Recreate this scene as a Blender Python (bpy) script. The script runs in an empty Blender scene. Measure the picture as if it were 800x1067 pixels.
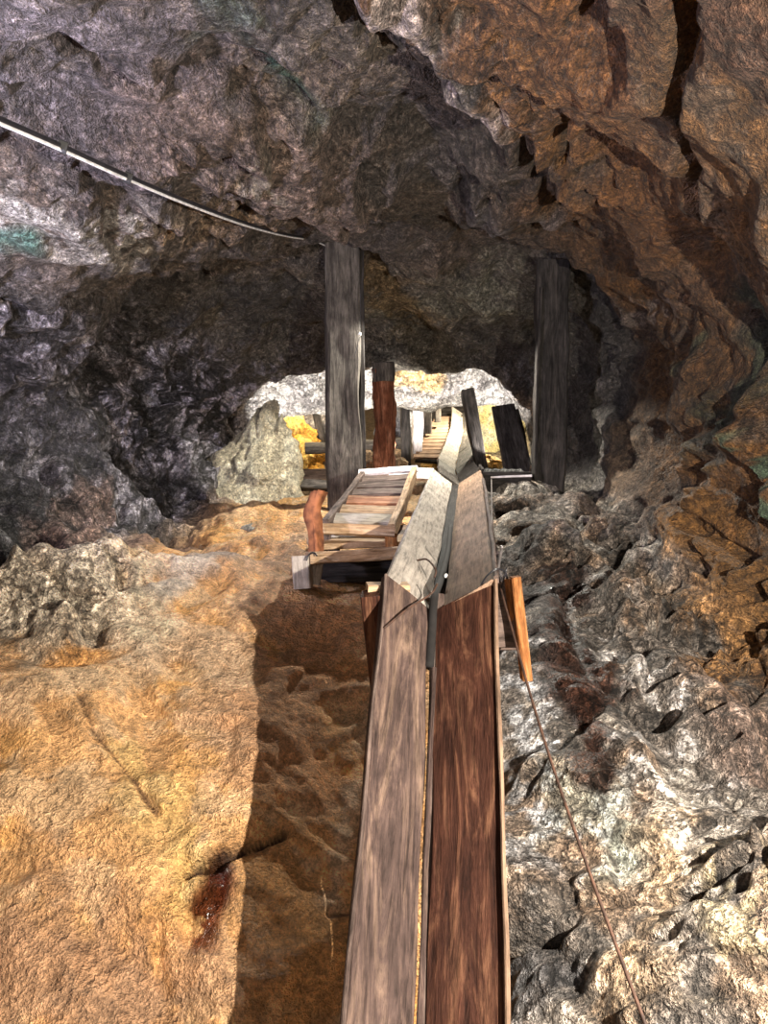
import bpy, math, random
import numpy as np
from mathutils import Vector, Matrix

# ------------------------------------------------------------------ camera, world, lights, exposure
C = bpy.context.scene.collection
sc = bpy.context.scene
CAMZ = 1.9
PITCH = math.radians(5)
F = 770.0
cam_d = bpy.data.cameras.new('camera'); cam = bpy.data.objects.new('camera', cam_d); C.objects.link(cam)
cam.location = (0, 0, CAMZ); cam.rotation_euler = (math.pi/2 - PITCH, 0, 0)
cam_d.sensor_fit = 'VERTICAL'; cam_d.sensor_height = 36.0; cam_d.lens = 36.0*F/1067.0
cam_d.clip_start = 0.02; cam_d.clip_end = 100
sc.camera = cam
sc.view_settings.view_transform = 'Standard'; sc.view_settings.look = 'None'
sc.view_settings.gamma = 1; sc.view_settings.use_curve_mapping = False
sc.view_settings.exposure = 0.46
w = bpy.data.worlds.new('world'); sc.world = w; w.use_nodes = True
w.node_tree.nodes['Background'].inputs[0].default_value = (0.75, 0.72, 0.8, 1)
w.node_tree.nodes['Background'].inputs[1].default_value = 0.0
sc.cycles.max_bounces = 4; sc.cycles.diffuse_bounces = 3

def U(px, py, Y):
    """point at world distance Y along the view through a pixel (z is world height)"""
    u = (px-400)/F; v = (533.5-py)/F
    cp, sp = math.cos(PITCH), math.sin(PITCH)
    d = Vector((u, cp+v*sp, -sp+v*cp))
    d *= Y/d.y
    return Vector((d.x, d.y, d.z+CAMZ))

def lamp(name, loc, power, color, radius=0.03, spot=None, target=None, blend=0.5):
    l = bpy.data.lights.new(name, 'SPOT' if spot else 'POINT')
    l.energy = power; l.color = color; l.shadow_soft_size = radius
    o = bpy.data.objects.new(name, l); C.objects.link(o); o.location = loc
    if spot:
        l.spot_size = math.radians(spot); l.spot_blend = blend
        o.rotation_euler = (Vector(target)-Vector(loc)).to_track_quat('-Z', 'Y').to_euler()
    return o

lamp('lamp_right', (0.98, 0.50, CAMZ-0.03), 390, (1.0, 0.92, 0.80), 0.012)
lamp('lamp_left', (-1.75, 1.9, CAMZ+0.35), 200, (0.84, 0.80, 1.0), 0.06, 140, (-1.0, 3.1, CAMZ+1.2), .6)
lamp('rear_fill', (-0.5, -1.6, CAMZ+0.7), 55, (1.0, 0.94, 0.88), 0.25)  # unseen fill added behind the eye
lamp('lamp_post', (0.48, 5.3, CAMZ+1.05), 250, (1.0, 0.96, 0.84), 0.02, 135, (0.2, 5.1, CAMZ-.5), .3)
lamp('lip_spot', (1.25, 7.25, CAMZ-.1), 110, (1.0, 0.97, 0.92), 0.02, 84, (0.95, 7.95, CAMZ+.58), .3)  # unseen spot added so the right of the lip lights up too
lamp('lip_spot', (0.15, 7.2, CAMZ-.1), 130, (1.0, 0.95, 0.86), 0.02, 90, (0.1, 7.95, CAMZ+.60), .3)
lamp('lip_spot', (-0.75, 7.2, CAMZ-.1), 115, (1.0, 0.97, 0.92), 0.02, 84, (-0.8, 7.95, CAMZ+.55), .3)  # unseen spot added for the left stretch of the lip
lamp('lamp_chamber', (1.25, 9.9, CAMZ+1.0), 300, (1.0, 0.9, 0.68), 0.05)
lamp('lamp_chamber', (-1.0, 9.1, CAMZ+0.9), 75, (1.0, 0.86, 0.6), 0.05)
lamp('lamp_stairs', (0.1, 8.5, CAMZ+0.8), 5, (1.0, 1.0, 0.98), 0.03)

# ------------------------------------------------------------------ noise
def _h(ix, iy, iz, s):
    n = (ix.astype(np.uint32)*np.uint32(374761393) + iy.astype(np.uint32)*np.uint32(668265263)
         + iz.astype(np.uint32)*np.uint32(2147483647-1274126177) + np.uint32((s*974634777) & 0xffffffff))
    n = (n ^ (n >> np.uint32(13)))*np.uint32(1274126177)
    n = (n ^ (n >> np.uint32(16)))*np.uint32(2246822519)
    return n ^ (n >> np.uint32(15))
def _hf(ix, iy, iz, s):
    return (_h(ix, iy, iz, s) & np.uint32(0xffffff)).astype(np.float32)/np.float32(0xffffff)
def perlin(P, s=0):
    P = P.astype(np.float32); I = np.floor(P).astype(np.int64); f = P-I
    u = f*f*f*(f*(f*6-15)+10)
    r = 0
    for a in (0, 1):
        for b in (0, 1):
            for c in (0, 1):
                h = _h(I[:,0]+a, I[:,1]+b, I[:,2]+c, s)
                g = (((h & np.uint32(1)).astype(np.float32)*2-1)*(f[:,0]-a) + (((h >> np.uint32(1)) & np.uint32(1)).astype(np.float32)*2-1)*(f[:,1]-b)
                     + (((h >> np.uint32(2)) & np.uint32(1)).astype(np.float32)*2-1)*(f[:,2]-c))
                wgt = (u[:,0] if a else 1-u[:,0])*(u[:,1] if b else 1-u[:,1])*(u[:,2] if c else 1-u[:,2])
                r = r + g*wgt
    return r
def fbm(P, octv=4, s=0, gain=0.5, ridged=False):
    r = 0; a = 1.0
    for o in range(octv):
        n = perlin(P*(2.03**o)+o*17.3, s+o)
        if ridged: n = 0.5-np.abs(n)*1.6
        r = r + a*n; a *= gain
    return r
def worley(P, s=0):
    """F1, F2, tilt (random plane per cell), id"""
    P = P.astype(np.float32); I = np.floor(P).astype(np.int64)
    N = len(P); f1 = np.full(N, 9e9, np.float32); f2 = f1.copy(); tilt = np.zeros(N, np.float32); cid = np.zeros(N, np.float32)
    for a in (-1, 0, 1):
        for b in (-1, 0, 1):
            for c in (-1, 0, 1):
                x, y, z = I[:,0]+a, I[:,1]+b, I[:,2]+c
                dx = x+_hf(x, y, z, s)-P[:,0]; dy = y+_hf(x, y, z, s+1)-P[:,1]; dz = z+_hf(x, y, z, s+2)-P[:,2]
                d = np.sqrt(dx*dx+dy*dy+dz*dz); m = d < f1
                t = -(dx*(_hf(x, y, z, s+3)-.5)+dy*(_hf(x, y, z, s+4)-.5)+dz*(_hf(x, y, z, s+5)-.5))*2+(_hf(x, y, z, s+6)-.5)*.6
                f2 = np.where(m, f1, np.minimum(f2, d)); f1 = np.where(m, d, f1)
                tilt = np.where(m, t, tilt); cid = np.where(m, _hf(x, y, z, s+7), cid)
    return f1, f2, tilt, cid
def sstep(a, b, x):
    t = np.clip((x-a)/(b-a), 0, 1); return t*t*(3-2*t)

# ------------------------------------------------------------------ materials
def new_mat(name):
    m = bpy.data.materials.new(name); m.use_nodes = True
    nt = m.node_tree; b = nt.nodes['Principled BSDF']
    return m, nt, b
def N(nt, t, **kw):
    n = nt.nodes.new(t)
    for k, v in kw.items():
        if k in n.inputs.keys(): n.inputs[k].default_value = v
        else: setattr(n, k, v)
    return n
def ramp(nt, stops, fac):
    r = nt.nodes.new('ShaderNodeValToRGB'); e = r.color_ramp.elements
    while len(e) < len(stops): e.new(0.5)
    for el, (p, c) in zip(e, stops):
        el.position = p; el.color = (c[0], c[1], c[2], 1) if hasattr(c, '__len__') else (c, c, c, 1)
    nt.links.new(fac, r.inputs[0]); return r
def mix(nt, mode, fac, a, b):
    m = nt.nodes.new('ShaderNodeMix'); m.data_type = 'RGBA'; m.blend_type = mode
    for s, v in ((0, fac), (6, a), (7, b)):
        if hasattr(v, 'is_linked') or hasattr(v, 'links'): nt.links.new(v, m.inputs[s])
        else: m.inputs[s].default_value = v if s == 0 else (*v, 1)
    return m.outputs[2]

def rock_material():
    m, nt, b = new_mat('cave_rock')
    tc = N(nt, 'ShaderNodeTexCoord'); P = tc.outputs['Object']
    at = N(nt, 'ShaderNodeAttribute', attribute_name='Col')
    wet = N(nt, 'ShaderNodeAttribute', attribute_name='Wet')
    rgh = N(nt, 'ShaderNodeAttribute', attribute_name='Grit')
    n1 = N(nt, 'ShaderNodeTexNoise', Scale=9.0, Detail=6.0, Roughness=0.70, Distortion=0.1); nt.links.new(P, n1.inputs['Vector'])
    n2 = N(nt, 'ShaderNodeTexNoise', Scale=38.0, Detail=4.5, Roughness=0.7); nt.links.new(P, n2.inputs['Vector'])
    n3 = N(nt, 'ShaderNodeTexNoise', Scale=4.0, Detail=4.0, Roughness=0.7, Distortion=1.2); nt.links.new(P, n3.inputs['Vector'])
    n4 = N(nt, 'ShaderNodeTexNoise', Scale=130.0, Detail=2.5, Roughness=0.75); nt.links.new(P, n4.inputs['Vector'])
    vo = N(nt, 'ShaderNodeTexVoronoi', Scale=16.0, feature='DISTANCE_TO_EDGE')
    wp = mix(nt, 'LINEAR_LIGHT', 0.022, P, n2.outputs['Color']); nt.links.new(wp, vo.inputs['Vector'])
    r1 = ramp(nt, [(0.3, .32), (0.5, 1.0), (0.7, 1.75)], n1.outputs[0])
    def soft(lo, hi):      # packed earth (little grit) carries less mottling than broken stone
        m_ = N(nt, 'ShaderNodeMapRange'); nt.links.new(rgh.outputs['Fac'], m_.inputs[0]); m_.inputs[1].default_value = .1; m_.inputs[2].default_value = .9; m_.inputs[3].default_value = lo; m_.inputs[4].default_value = hi
        return m_.outputs[0]
    c = mix(nt, 'MULTIPLY', soft(.55, 1.0), at.outputs['Color'], r1.outputs[0])
    r2 = ramp(nt, [(0.36, .30), (0.5, .95), (0.64, 1.9)], n2.outputs[0])
    c = mix(nt, 'MULTIPLY', soft(.35, .9), c, r2.outputs[0])
    r4 = ramp(nt, [(0.35, .35), (0.5, 1.0), (0.65, 1.8)], n4.outputs[0])
    c = mix(nt, 'MULTIPLY', soft(.35, .8), c, r4.outputs[0])
    # thin mineral veins and freckles belonging to the stone
    r3 = ramp(nt, [(0.0, 1), (0.485, 0), (0.5, 1), (0.515, 0)], n3.outputs[0]); r3.color_ramp.elements[0].color = (0, 0, 0, 1)
    va = mix(nt, 'MULTIPLY', 1.0, r3.outputs[0], rgh.outputs['Color'])
    vb = mix(nt, 'MULTIPLY', 1.0, va, (.13, .13, .13))
    c = mix(nt, 'MIX', vb, c, (.55, .5, .45))
    # broken stone: dark joints and pale crystalline flecks
    wq = mix(nt, 'LINEAR_LIGHT', 0.06, P, n1.outputs['Color'])
    ve = N(nt, 'ShaderNodeTexVoronoi', Scale=5.5, feature='DISTANCE_TO_EDGE'); nt.links.new(wq, ve.inputs['Vector'])
    gate = ramp(nt, [(0.42, 0), (0.56, 1)], n3.outputs[0])
    j1 = ramp(nt, [(0.0, 1), (0.02, .9), (0.05, 0)], ve.outputs[0]); j2 = ramp(nt, [(0.0, 1), (0.02, .8), (0.07, 0)], vo.outputs[0])
    jj = N(nt, 'ShaderNodeMath', operation='MULTIPLY_ADD'); nt.links.new(j2.outputs[0], jj.inputs[0]); jj.inputs[1].default_value = .6; nt.links.new(j1.outputs[0], jj.inputs[2])
    jg = N(nt, 'ShaderNodeMath', operation='MULTIPLY'); nt.links.new(jj.outputs[0], jg.inputs[0]); nt.links.new(gate.outputs[0], jg.inputs[1])
    jk = N(nt, 'ShaderNodeMath', operation='MULTIPLY', use_clamp=True); nt.links.new(jg.outputs[0], jk.inputs[0]); nt.links.new(rgh.outputs['Fac'], jk.inputs[1])
    jm = N(nt, 'ShaderNodeMath', operation='MULTIPLY'); nt.links.new(jk.outputs[0], jm.inputs[0]); jm.inputs[1].default_value = .75
    c = mix(nt, 'MULTIPLY', jm.outputs[0], c, (.18, .14, .11))
    n5 = N(nt, 'ShaderNodeTexNoise', Scale=24.0, Detail=5.0, Roughness=0.78); nt.links.new(P, n5.inputs['Vector'])
    fl = ramp(nt, [(0.53, 0), (0.585, 1)], n5.outputs[0])
    fm = N(nt, 'ShaderNodeMath', operation='MULTIPLY'); nt.links.new(fl.outputs[0], fm.inputs[0]); nt.links.new(rgh.outputs['Fac'], fm.inputs[1])
    fn = N(nt, 'ShaderNodeMath', operation='MULTIPLY'); nt.links.new(fm.outputs[0], fn.inputs[0]); fn.inputs[1].default_value = .7
    lt = mix(nt, 'MULTIPLY', 1.0, c, (2.6, 2.6, 2.6)); c = mix(nt, 'MIX', fn.outputs[0], c, lt)
    nt.links.new(c, b.inputs['Base Color'])
    rr = ramp(nt, [(0, .85), (1, .2)], wet.outputs['Fac']); nt.links.new(rr.outputs[0], b.inputs['Roughness'])
    b.inputs['Specular IOR Level'].default_value = 0.45
    # relief
    e = ramp(nt, [(0.0, 0), (0.06, 1)], vo.outputs[0])
    h1 = N(nt, 'ShaderNodeMath', operation='MULTIPLY'); nt.links.new(n1.outputs[0], h1.inputs[0]); h1.inputs[1].default_value = 1.6
    h2 = N(nt, 'ShaderNodeMath', operation='MULTIPLY_ADD'); nt.links.new(n2.outputs[0], h2.inputs[0]); h2.inputs[1].default_value = .95; nt.links.new(h1.outputs[0], h2.inputs[2])
    h3 = N(nt, 'ShaderNodeMath', operation='MULTIPLY'); nt.links.new(e.outputs[0], h3.inputs[0]); nt.links.new(rgh.outputs['Fac'], h3.inputs[1])
    h4 = N(nt, 'ShaderNodeMath', operation='MULTIPLY_ADD'); nt.links.new(h3.outputs[0], h4.inputs[0]); h4.inputs[1].default_value = .22; nt.links.new(h2.outputs[0], h4.inputs[2])
    vf = N(nt, 'ShaderNodeTexVoronoi', Scale=11.0, feature='F1'); nt.links.new(wp, vf.inputs['Vector'])
    vg = N(nt, 'ShaderNodeTexVoronoi', Scale=34.0, feature='F1'); nt.links.new(wp, vg.inputs['Vector'])
    v1 = N(nt, 'ShaderNodeMath', operation='MULTIPLY_ADD'); nt.links.new(vg.outputs['Distance'], v1.inputs[0]); v1.inputs[1].default_value = .4; nt.links.new(vf.outputs['Distance'], v1.inputs[2])
    v2 = N(nt, 'ShaderNodeMath', operation='MULTIPLY'); nt.links.new(v1.outputs[0], v2.inputs[0]); nt.links.new(rgh.outputs['Fac'], v2.inputs[1])
    h6 = N(nt, 'ShaderNodeMath', operation='MULTIPLY_ADD'); nt.links.new(v2.outputs[0], h6.inputs[0]); h6.inputs[1].default_value = -1.1; nt.links.new(h4.outputs[0], h6.inputs[2]); h4 = h6
    h5 = N(nt, 'ShaderNodeMath', operation='MULTIPLY_ADD'); nt.links.new(n4.outputs[0], h5.inputs[0]); h5.inputs[1].default_value = .40; nt.links.new(h4.outputs[0], h5.inputs[2])
    h7 = N(nt, 'ShaderNodeMath', operation='MULTIPLY_ADD'); nt.links.new(jk.outputs[0], h7.inputs[0]); h7.inputs[1].default_value = -.9; nt.links.new(h5.outputs[0], h7.inputs[2]); h5 = h7
    bp = N(nt, 'ShaderNodeBump', Strength=1.0, Distance=0.07); nt.links.new(h5.outputs[0], bp.inputs['Height'])
    nt.links.new(bp.outputs[0], b.inputs['Normal'])
    return m
M_ROCK = rock_material()

def wood(name, dark, mid, light, scale=1.0, rough=.75, contrast=1.0, bump=.006):
    m, nt, b = new_mat(name)
    tc = N(nt, 'ShaderNodeTexCoord'); oi = N(nt, 'ShaderNodeObjectInfo')
    mp = N(nt, 'ShaderNodeMapping'); nt.links.new(tc.outputs['Object'], mp.inputs[0])
    mp.inputs['Scale'].default_value = (2.2*scale, 15*scale, 15*scale)
    add = N(nt, 'ShaderNodeVectorMath', operation='ADD'); nt.links.new(mp.outputs[0], add.inputs[0])
    sc_ = N(nt, 'ShaderNodeMath', operation='MULTIPLY'); nt.links.new(oi.outputs['Random'], sc_.inputs[0]); sc_.inputs[1].default_value = 37.0
    nt.links.new(sc_.outputs[0], add.inputs[1])
    n1 = N(nt, 'ShaderNodeTexNoise', Scale=1.0, Detail=10.0, Roughness=.72, Distortion=1.6); nt.links.new(add.outputs[0], n1.inputs['Vector'])
    mp2 = N(nt, 'ShaderNodeMapping'); nt.links.new(add.outputs[0], mp2.inputs[0]); mp2.inputs['Scale'].default_value = (3.5, 5.5, 5.5)
    n2 = N(nt, 'ShaderNodeTexNoise', Scale=1.0, Detail=6.0, Roughness=.7, Distortion=.3); nt.links.new(mp2.outputs[0], n2.inputs['Vector'])
    n3 = N(nt, 'ShaderNodeTexNoise', Scale=7.0, Detail=8.0, Roughness=.7); nt.links.new(tc.outputs['Object'], n3.inputs['Vector'])
    r = ramp(nt, [(0.5-.17/contrast, dark), (0.5, mid), (0.5+.16/contrast, light)], n1.outputs[0])
    r2 = ramp(nt, [(0.36, .35), (0.5, 1.0), (0.66, 1.25)], n2.outputs[0])
    c = mix(nt, 'MULTIPLY', .8, r.outputs[0], r2.outputs[0])
    r3 = ramp(nt, [(0.32, .45), (0.62, 1.25)], n3.outputs[0])
    c = mix(nt, 'MULTIPLY', .7, c, r3.outputs[0])
    nt.links.new(c, b.inputs['Base Color']); b.inputs['Roughness'].default_value = rough
    b.inputs['Specular IOR Level'].default_value = .12
    s = N(nt, 'ShaderNodeMath', operation='ADD'); nt.links.new(n1.outputs[0], s.inputs[0]); nt.links.new(n2.outputs[0], s.inputs[1])
    bp = N(nt, 'ShaderNodeBump', Strength=1.0, Distance=bump); nt.links.new(s.outputs[0], bp.inputs['Height']); nt.links.new(bp.outputs[0], b.inputs['Normal'])
    return m
W_LEFT = wood('weathered_mauve_brown_wood', (.028, .020, .018), (.080, .053, .046), (.20, .135, .10))
W_RIGHT = wood('red_brown_wood', (.016, .006, .004), (.055, .021, .013), (.17, .08, .045))
W_PALE = wood('bleached_grey_wood', (.25, .22, .19), (.42, .37, .32), (.58, .52, .45), bump=.002, contrast=.5)
W_TAN = wood('tan_dusty_wood', (.13, .08, .055), (.24, .155, .105), (.34, .24, .165), bump=.002, contrast=.6)
W_POST = wood('dark_grey_timber', (.035, .03, .026), (.09, .078, .068), (.16, .14, .12))
W_BLACK = wood('blackened_timber', (.012, .01, .009), (.03, .026, .024), (.06, .05, .045))
W_SLAT = wood('sandy_pine_wood', (.25, .15, .08), (.45, .30, .18), (.62, .47, .33), bump=.003)
W_RED = wood('reddish_slat_wood', (.18, .07, .04), (.34, .15, .08), (.5, .3, .18), bump=.003)
W_ORANGE = wood('orange_brown_wood', (.10, .035, .012), (.30, .12, .04), (.50, .26, .11))
W_MID = wood('brown_stained_wood', (.05, .035, .03), (.14, .10, .085), (.24, .18, .15))
W_LOG = wood('red_brown_bark', (.05, .02, .012), (.20, .07, .035), (.42, .2, .12), scale=.6, bump=.02)
W_WHITE = wood('whitewashed_timber', (.5, .45, .45), (.72, .66, .68), (.85, .8, .8), bump=.002)
def plain(name, col, rough=.5, metal=0.0, noise=None, scale=40):
    m, nt, b = new_mat(name); b.inputs['Roughness'].default_value = rough; b.inputs['Metallic'].default_value = metal
    tc = N(nt, 'ShaderNodeTexCoord')
    n = N(nt, 'ShaderNodeTexNoise', Scale=float(scale), Detail=5.0); nt.links.new(tc.outputs['Object'], n.inputs['Vector'])
    r = ramp(nt, [(0.35, tuple(c*.7 for c in col)), (0.65, noise or tuple(min(1, c*1.2) for c in col))], n.outputs[0])
    nt.links.new(r.outputs[0], b.inputs['Base Color']); return m
M_CABLE = plain('black_cable_sheath', (.02, .02, .025), .35)
M_CABLEW = plain('white_cable_sheath', (.75, .75, .78), .4)
M_HOSE = plain('black_hose_rubber', (.010, .008, .0075), .9)
M_ROD = plain('rusty_steel', (.05, .028, .02), .7, .2, (.10, .05, .032))
M_RUST = plain('rust_crust', (.17, .055, .02), .85, .0, (.36, .13, .05), 25)
M_NAIL = plain('grey_nail_steel', (.3, .28, .28), .4, .7)
M_CLIP = plain('cable_clip_plastic', (.03, .03, .03), .5)
M_BULB = plain('frosted_white_glass', (.85, .85, .82), .3)

# ------------------------------------------------------------------ object helpers
def tag(o, label=None, cat=None, group=None, kind=None):
    if label: o['label'] = label
    if cat: o['category'] = cat
    if group: o['group'] = group
    if kind: o['kind'] = kind
    return o
def empty(name, loc, label, cat, group=None):
    o = bpy.data.objects.new(name, None); o.empty_display_size = .1; C.objects.link(o); o.location = loc
    return tag(o, label, cat, group)
def link(name, me, mat, parent=None, M=None):
    o = bpy.data.objects.new(name, me); C.objects.link(o)
    if mat: me.materials.append(mat)
    M = M or Matrix()
    if parent is not None:
        o.parent = parent
        pl = Vector((0, 0, 0)); q = parent
        while q is not None:
            if q.type == 'EMPTY': pl = q.location.copy(); break
            q = q.parent
        if parent.type == 'EMPTY': M = Matrix.Translation(-pl) @ M
        else:
            W = WORLD[parent.name]; M = W.inverted() @ M
            WORLD[o.name] = W @ M
    if parent is None: WORLD[o.name] = M
    elif parent.type == 'EMPTY': WORLD[o.name] = Matrix.Translation(pl) @ M
    o.matrix_basis = M
    return o
WORLD = {}
def grid_mesh(name, V, cyc_u=False, smooth=True, caps=False):
    """V: (nv, nu, 3) rows"""
    nv, nu = V.shape[:2]
    me = bpy.data.meshes.new(name)
    verts = V.reshape(-1, 3).astype(np.float32)
    j, i = np.meshgrid(np.arange(nv-1), np.arange(nu if cyc_u else nu-1), indexing='ij')
    i2 = (i+1) % nu
    q = np.stack([j*nu+i, j*nu+i2, (j+1)*nu+i2, (j+1)*nu+i], -1).reshape(-1, 4)
    lv = q.reshape(-1); starts = np.arange(len(q))*4; tot = np.full(len(q), 4)
    if caps:
        a = np.arange(nu)[::-1]; b = (nv-1)*nu+np.arange(nu)
        starts = np.concatenate([starts, [len(lv), len(lv)+nu]]); tot = np.concatenate([tot, [nu, nu]])
        lv = np.concatenate([lv, a, b])
    me.vertices.add(len(verts)); me.vertices.foreach_set('co', verts.reshape(-1))
    me.loops.add(len(lv)); me.loops.foreach_set('vertex_index', lv.astype(np.int32))
    me.polygons.add(len(starts)); me.polygons.foreach_set('loop_start', starts.astype(np.int32))
    me.update(calc_edges=True)
    sm = np.full(len(starts), smooth)
    me.polygons.foreach_set('use_smooth', sm); me.update(); me.validate()
    return me
RNG = random.Random(4)
def frame(p0, p1, up):
    x = (p1-p0).normalized(); z = (up-up.dot(x)*x).normalized(); y = z.cross(x)
    M = Matrix((x, y, z)).transposed().to_4x4(); M.translation = p0
    return M
def beam(name, p0, p1, w_, t_, mat, parent=None, up=(0, 0, 1), jit=.003, taper=1.0, bow=0.0, cut0=0.0, cut1=0.0, rnd=.004, seg=None, label=None, anchor='c'):
    """a sawn timber from p0 to p1: width w_ (local y), thickness t_ (local z), worn edges"""
    p0 = Vector(p0); p1 = Vector(p1); L = (p1-p0).length; M = frame(p0, p1, Vector(up))
    seg = seg or max(6, min(160, int(L/.025)))
    hw, ht = w_/2, t_/2; r = min(rnd, hw*.6, ht*.6)
    prof = []
    def line(a, b, n):
        for k in range(n): prof.append((a[0]+(b[0]-a[0])*k/n, a[1]+(b[1]-a[1])*k/n))
    nw = max(2, int(w_/.03)); nt_ = max(1, int(t_/.03))
    line((-hw+r, -ht), (hw-r, -ht), nw); line((hw-r, -ht), (hw, -ht+r), 1)
    line((hw, -ht+r), (hw, ht-r), nt_); line((hw, ht-r), (hw-r, ht), 1)
    line((hw-r, ht), (-hw+r, ht), nw); line((-hw+r, ht), (-hw, ht-r), 1)
    line((-hw, ht-r), (-hw, -ht+r), nt_); line((-hw, -ht+r), (-hw+r, -ht), 1)
    pr = np.array(prof); s = np.linspace(0, 1, seg+1)
    off = RNG.random()*100
    V = np.zeros((seg+1, len(pr), 3))
    tp = 1+(taper-1)*s
    V[:,:,0] = (s*L)[:,None]; V[:,:,1] = pr[None,:,0]*tp[:,None]; V[:,:,2] = pr[None,:,1]*tp[:,None]+(bow*np.sin(s*math.pi))[:,None]
    V[:,:,0] += (cut0*(pr[:,0]/max(hw, 1e-6)))[None,:]*(1-s)[:,None] + (cut1*(pr[:,0]/max(hw, 1e-6)))[None,:]*s[:,None]
    Q = V.reshape(-1, 3)*np.array([3, 9, 9])+off
    V[:,:,1] += (perlin(Q, 3)*jit*2).reshape(seg+1, -1)+(perlin(Q[:]*np.array([.4, .2, .2]), 9)*jit*3).reshape(seg+1, -1)*.6
    V[:,:,2] += (perlin(Q, 5)*jit*2).reshape(seg+1, -1)
    me = grid_mesh(name, V, cyc_u=True, smooth=False, caps=True)
    o = link(name, me, mat, parent, M)
    if label: o['label'] = label
    return o
def log(name, p0, p1, r0, r1, mat, parent=None, jit=.02, up=(0, 1, 0), nu=28, seg=None, label=None, fl=1.0):
    p0 = Vector(p0); p1 = Vector(p1); L = (p1-p0).length; M = frame(p0, p1, Vector(up)); seg = seg or max(8, int(L/.02))
    s = np.linspace(0, 1, seg+1); a = np.linspace(0, 2*math.pi, nu, endpoint=False); off = RNG.random()*50
    V = np.zeros((seg+1, nu, 3)); R = (r0+(r1-r0)*s)[:,None]*np.ones(nu)
    cs = np.stack([np.broadcast_to(s[:,None]*L*4, R.shape), np.cos(a)[None,:]*2+0*R, np.sin(a)[None,:]*2+0*R], -1).reshape(-1, 3)+off
    R = R+(fbm(cs, 3, 2)*jit).reshape(R.shape)
    V[:,:,0] = (s*L)[:,None]; V[:,:,1] = R*np.cos(a); V[:,:,2] = R*np.sin(a)*fl
    V[:,:,1] += (np.sin(s*5+off)*jit*.5)[:,None]
    o = link(name, grid_mesh(name, V, True, True, True), mat, parent, M)
    if label: o['label'] = label
    return o
def tube(name, pts, r, mat, parent=None, nu=10, sub=8, ends=1.0, label=None):
    """round wire through points (Catmull-Rom)"""
    P = [Vector(p) for p in pts]; Q = []
    E = [2*P[0]-P[1]]+P+[2*P[-1]-P[-2]]
    for k in range(len(P)-1):
        a, b, c, d = E[k:k+4]
        for q in range(sub):
            t = q/sub
            Q.append(.5*((2*b)+(-a+c)*t+(2*a-5*b+4*c-d)*t*t+(-a+3*b-3*c+d)*t**3))
    Q.append(P[-1]); O = P[0].copy()
    V = np.zeros((len(Q), nu, 3)); u = None
    for k, q in enumerate(Q):
        T = (Q[min(k+1, len(Q)-1)]-Q[max(k-1, 0)]).normalized()
        if u is None: u = T.orthogonal().normalized()
        u = (u-u.dot(T)*T).normalized(); v = T.cross(u)
        rr = r*(1+(ends-1)*k/(len(Q)-1))
        for i in range(nu):
            an = 2*math.pi*i/nu; p = q-O+rr*(math.cos(an)*u+math.sin(an)*v); V[k, i] = p
    o = link(name, grid_mesh(name, V, True, True, True), mat, parent, Matrix.Translation(O))
    if label: o['label'] = label
    return o

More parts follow.
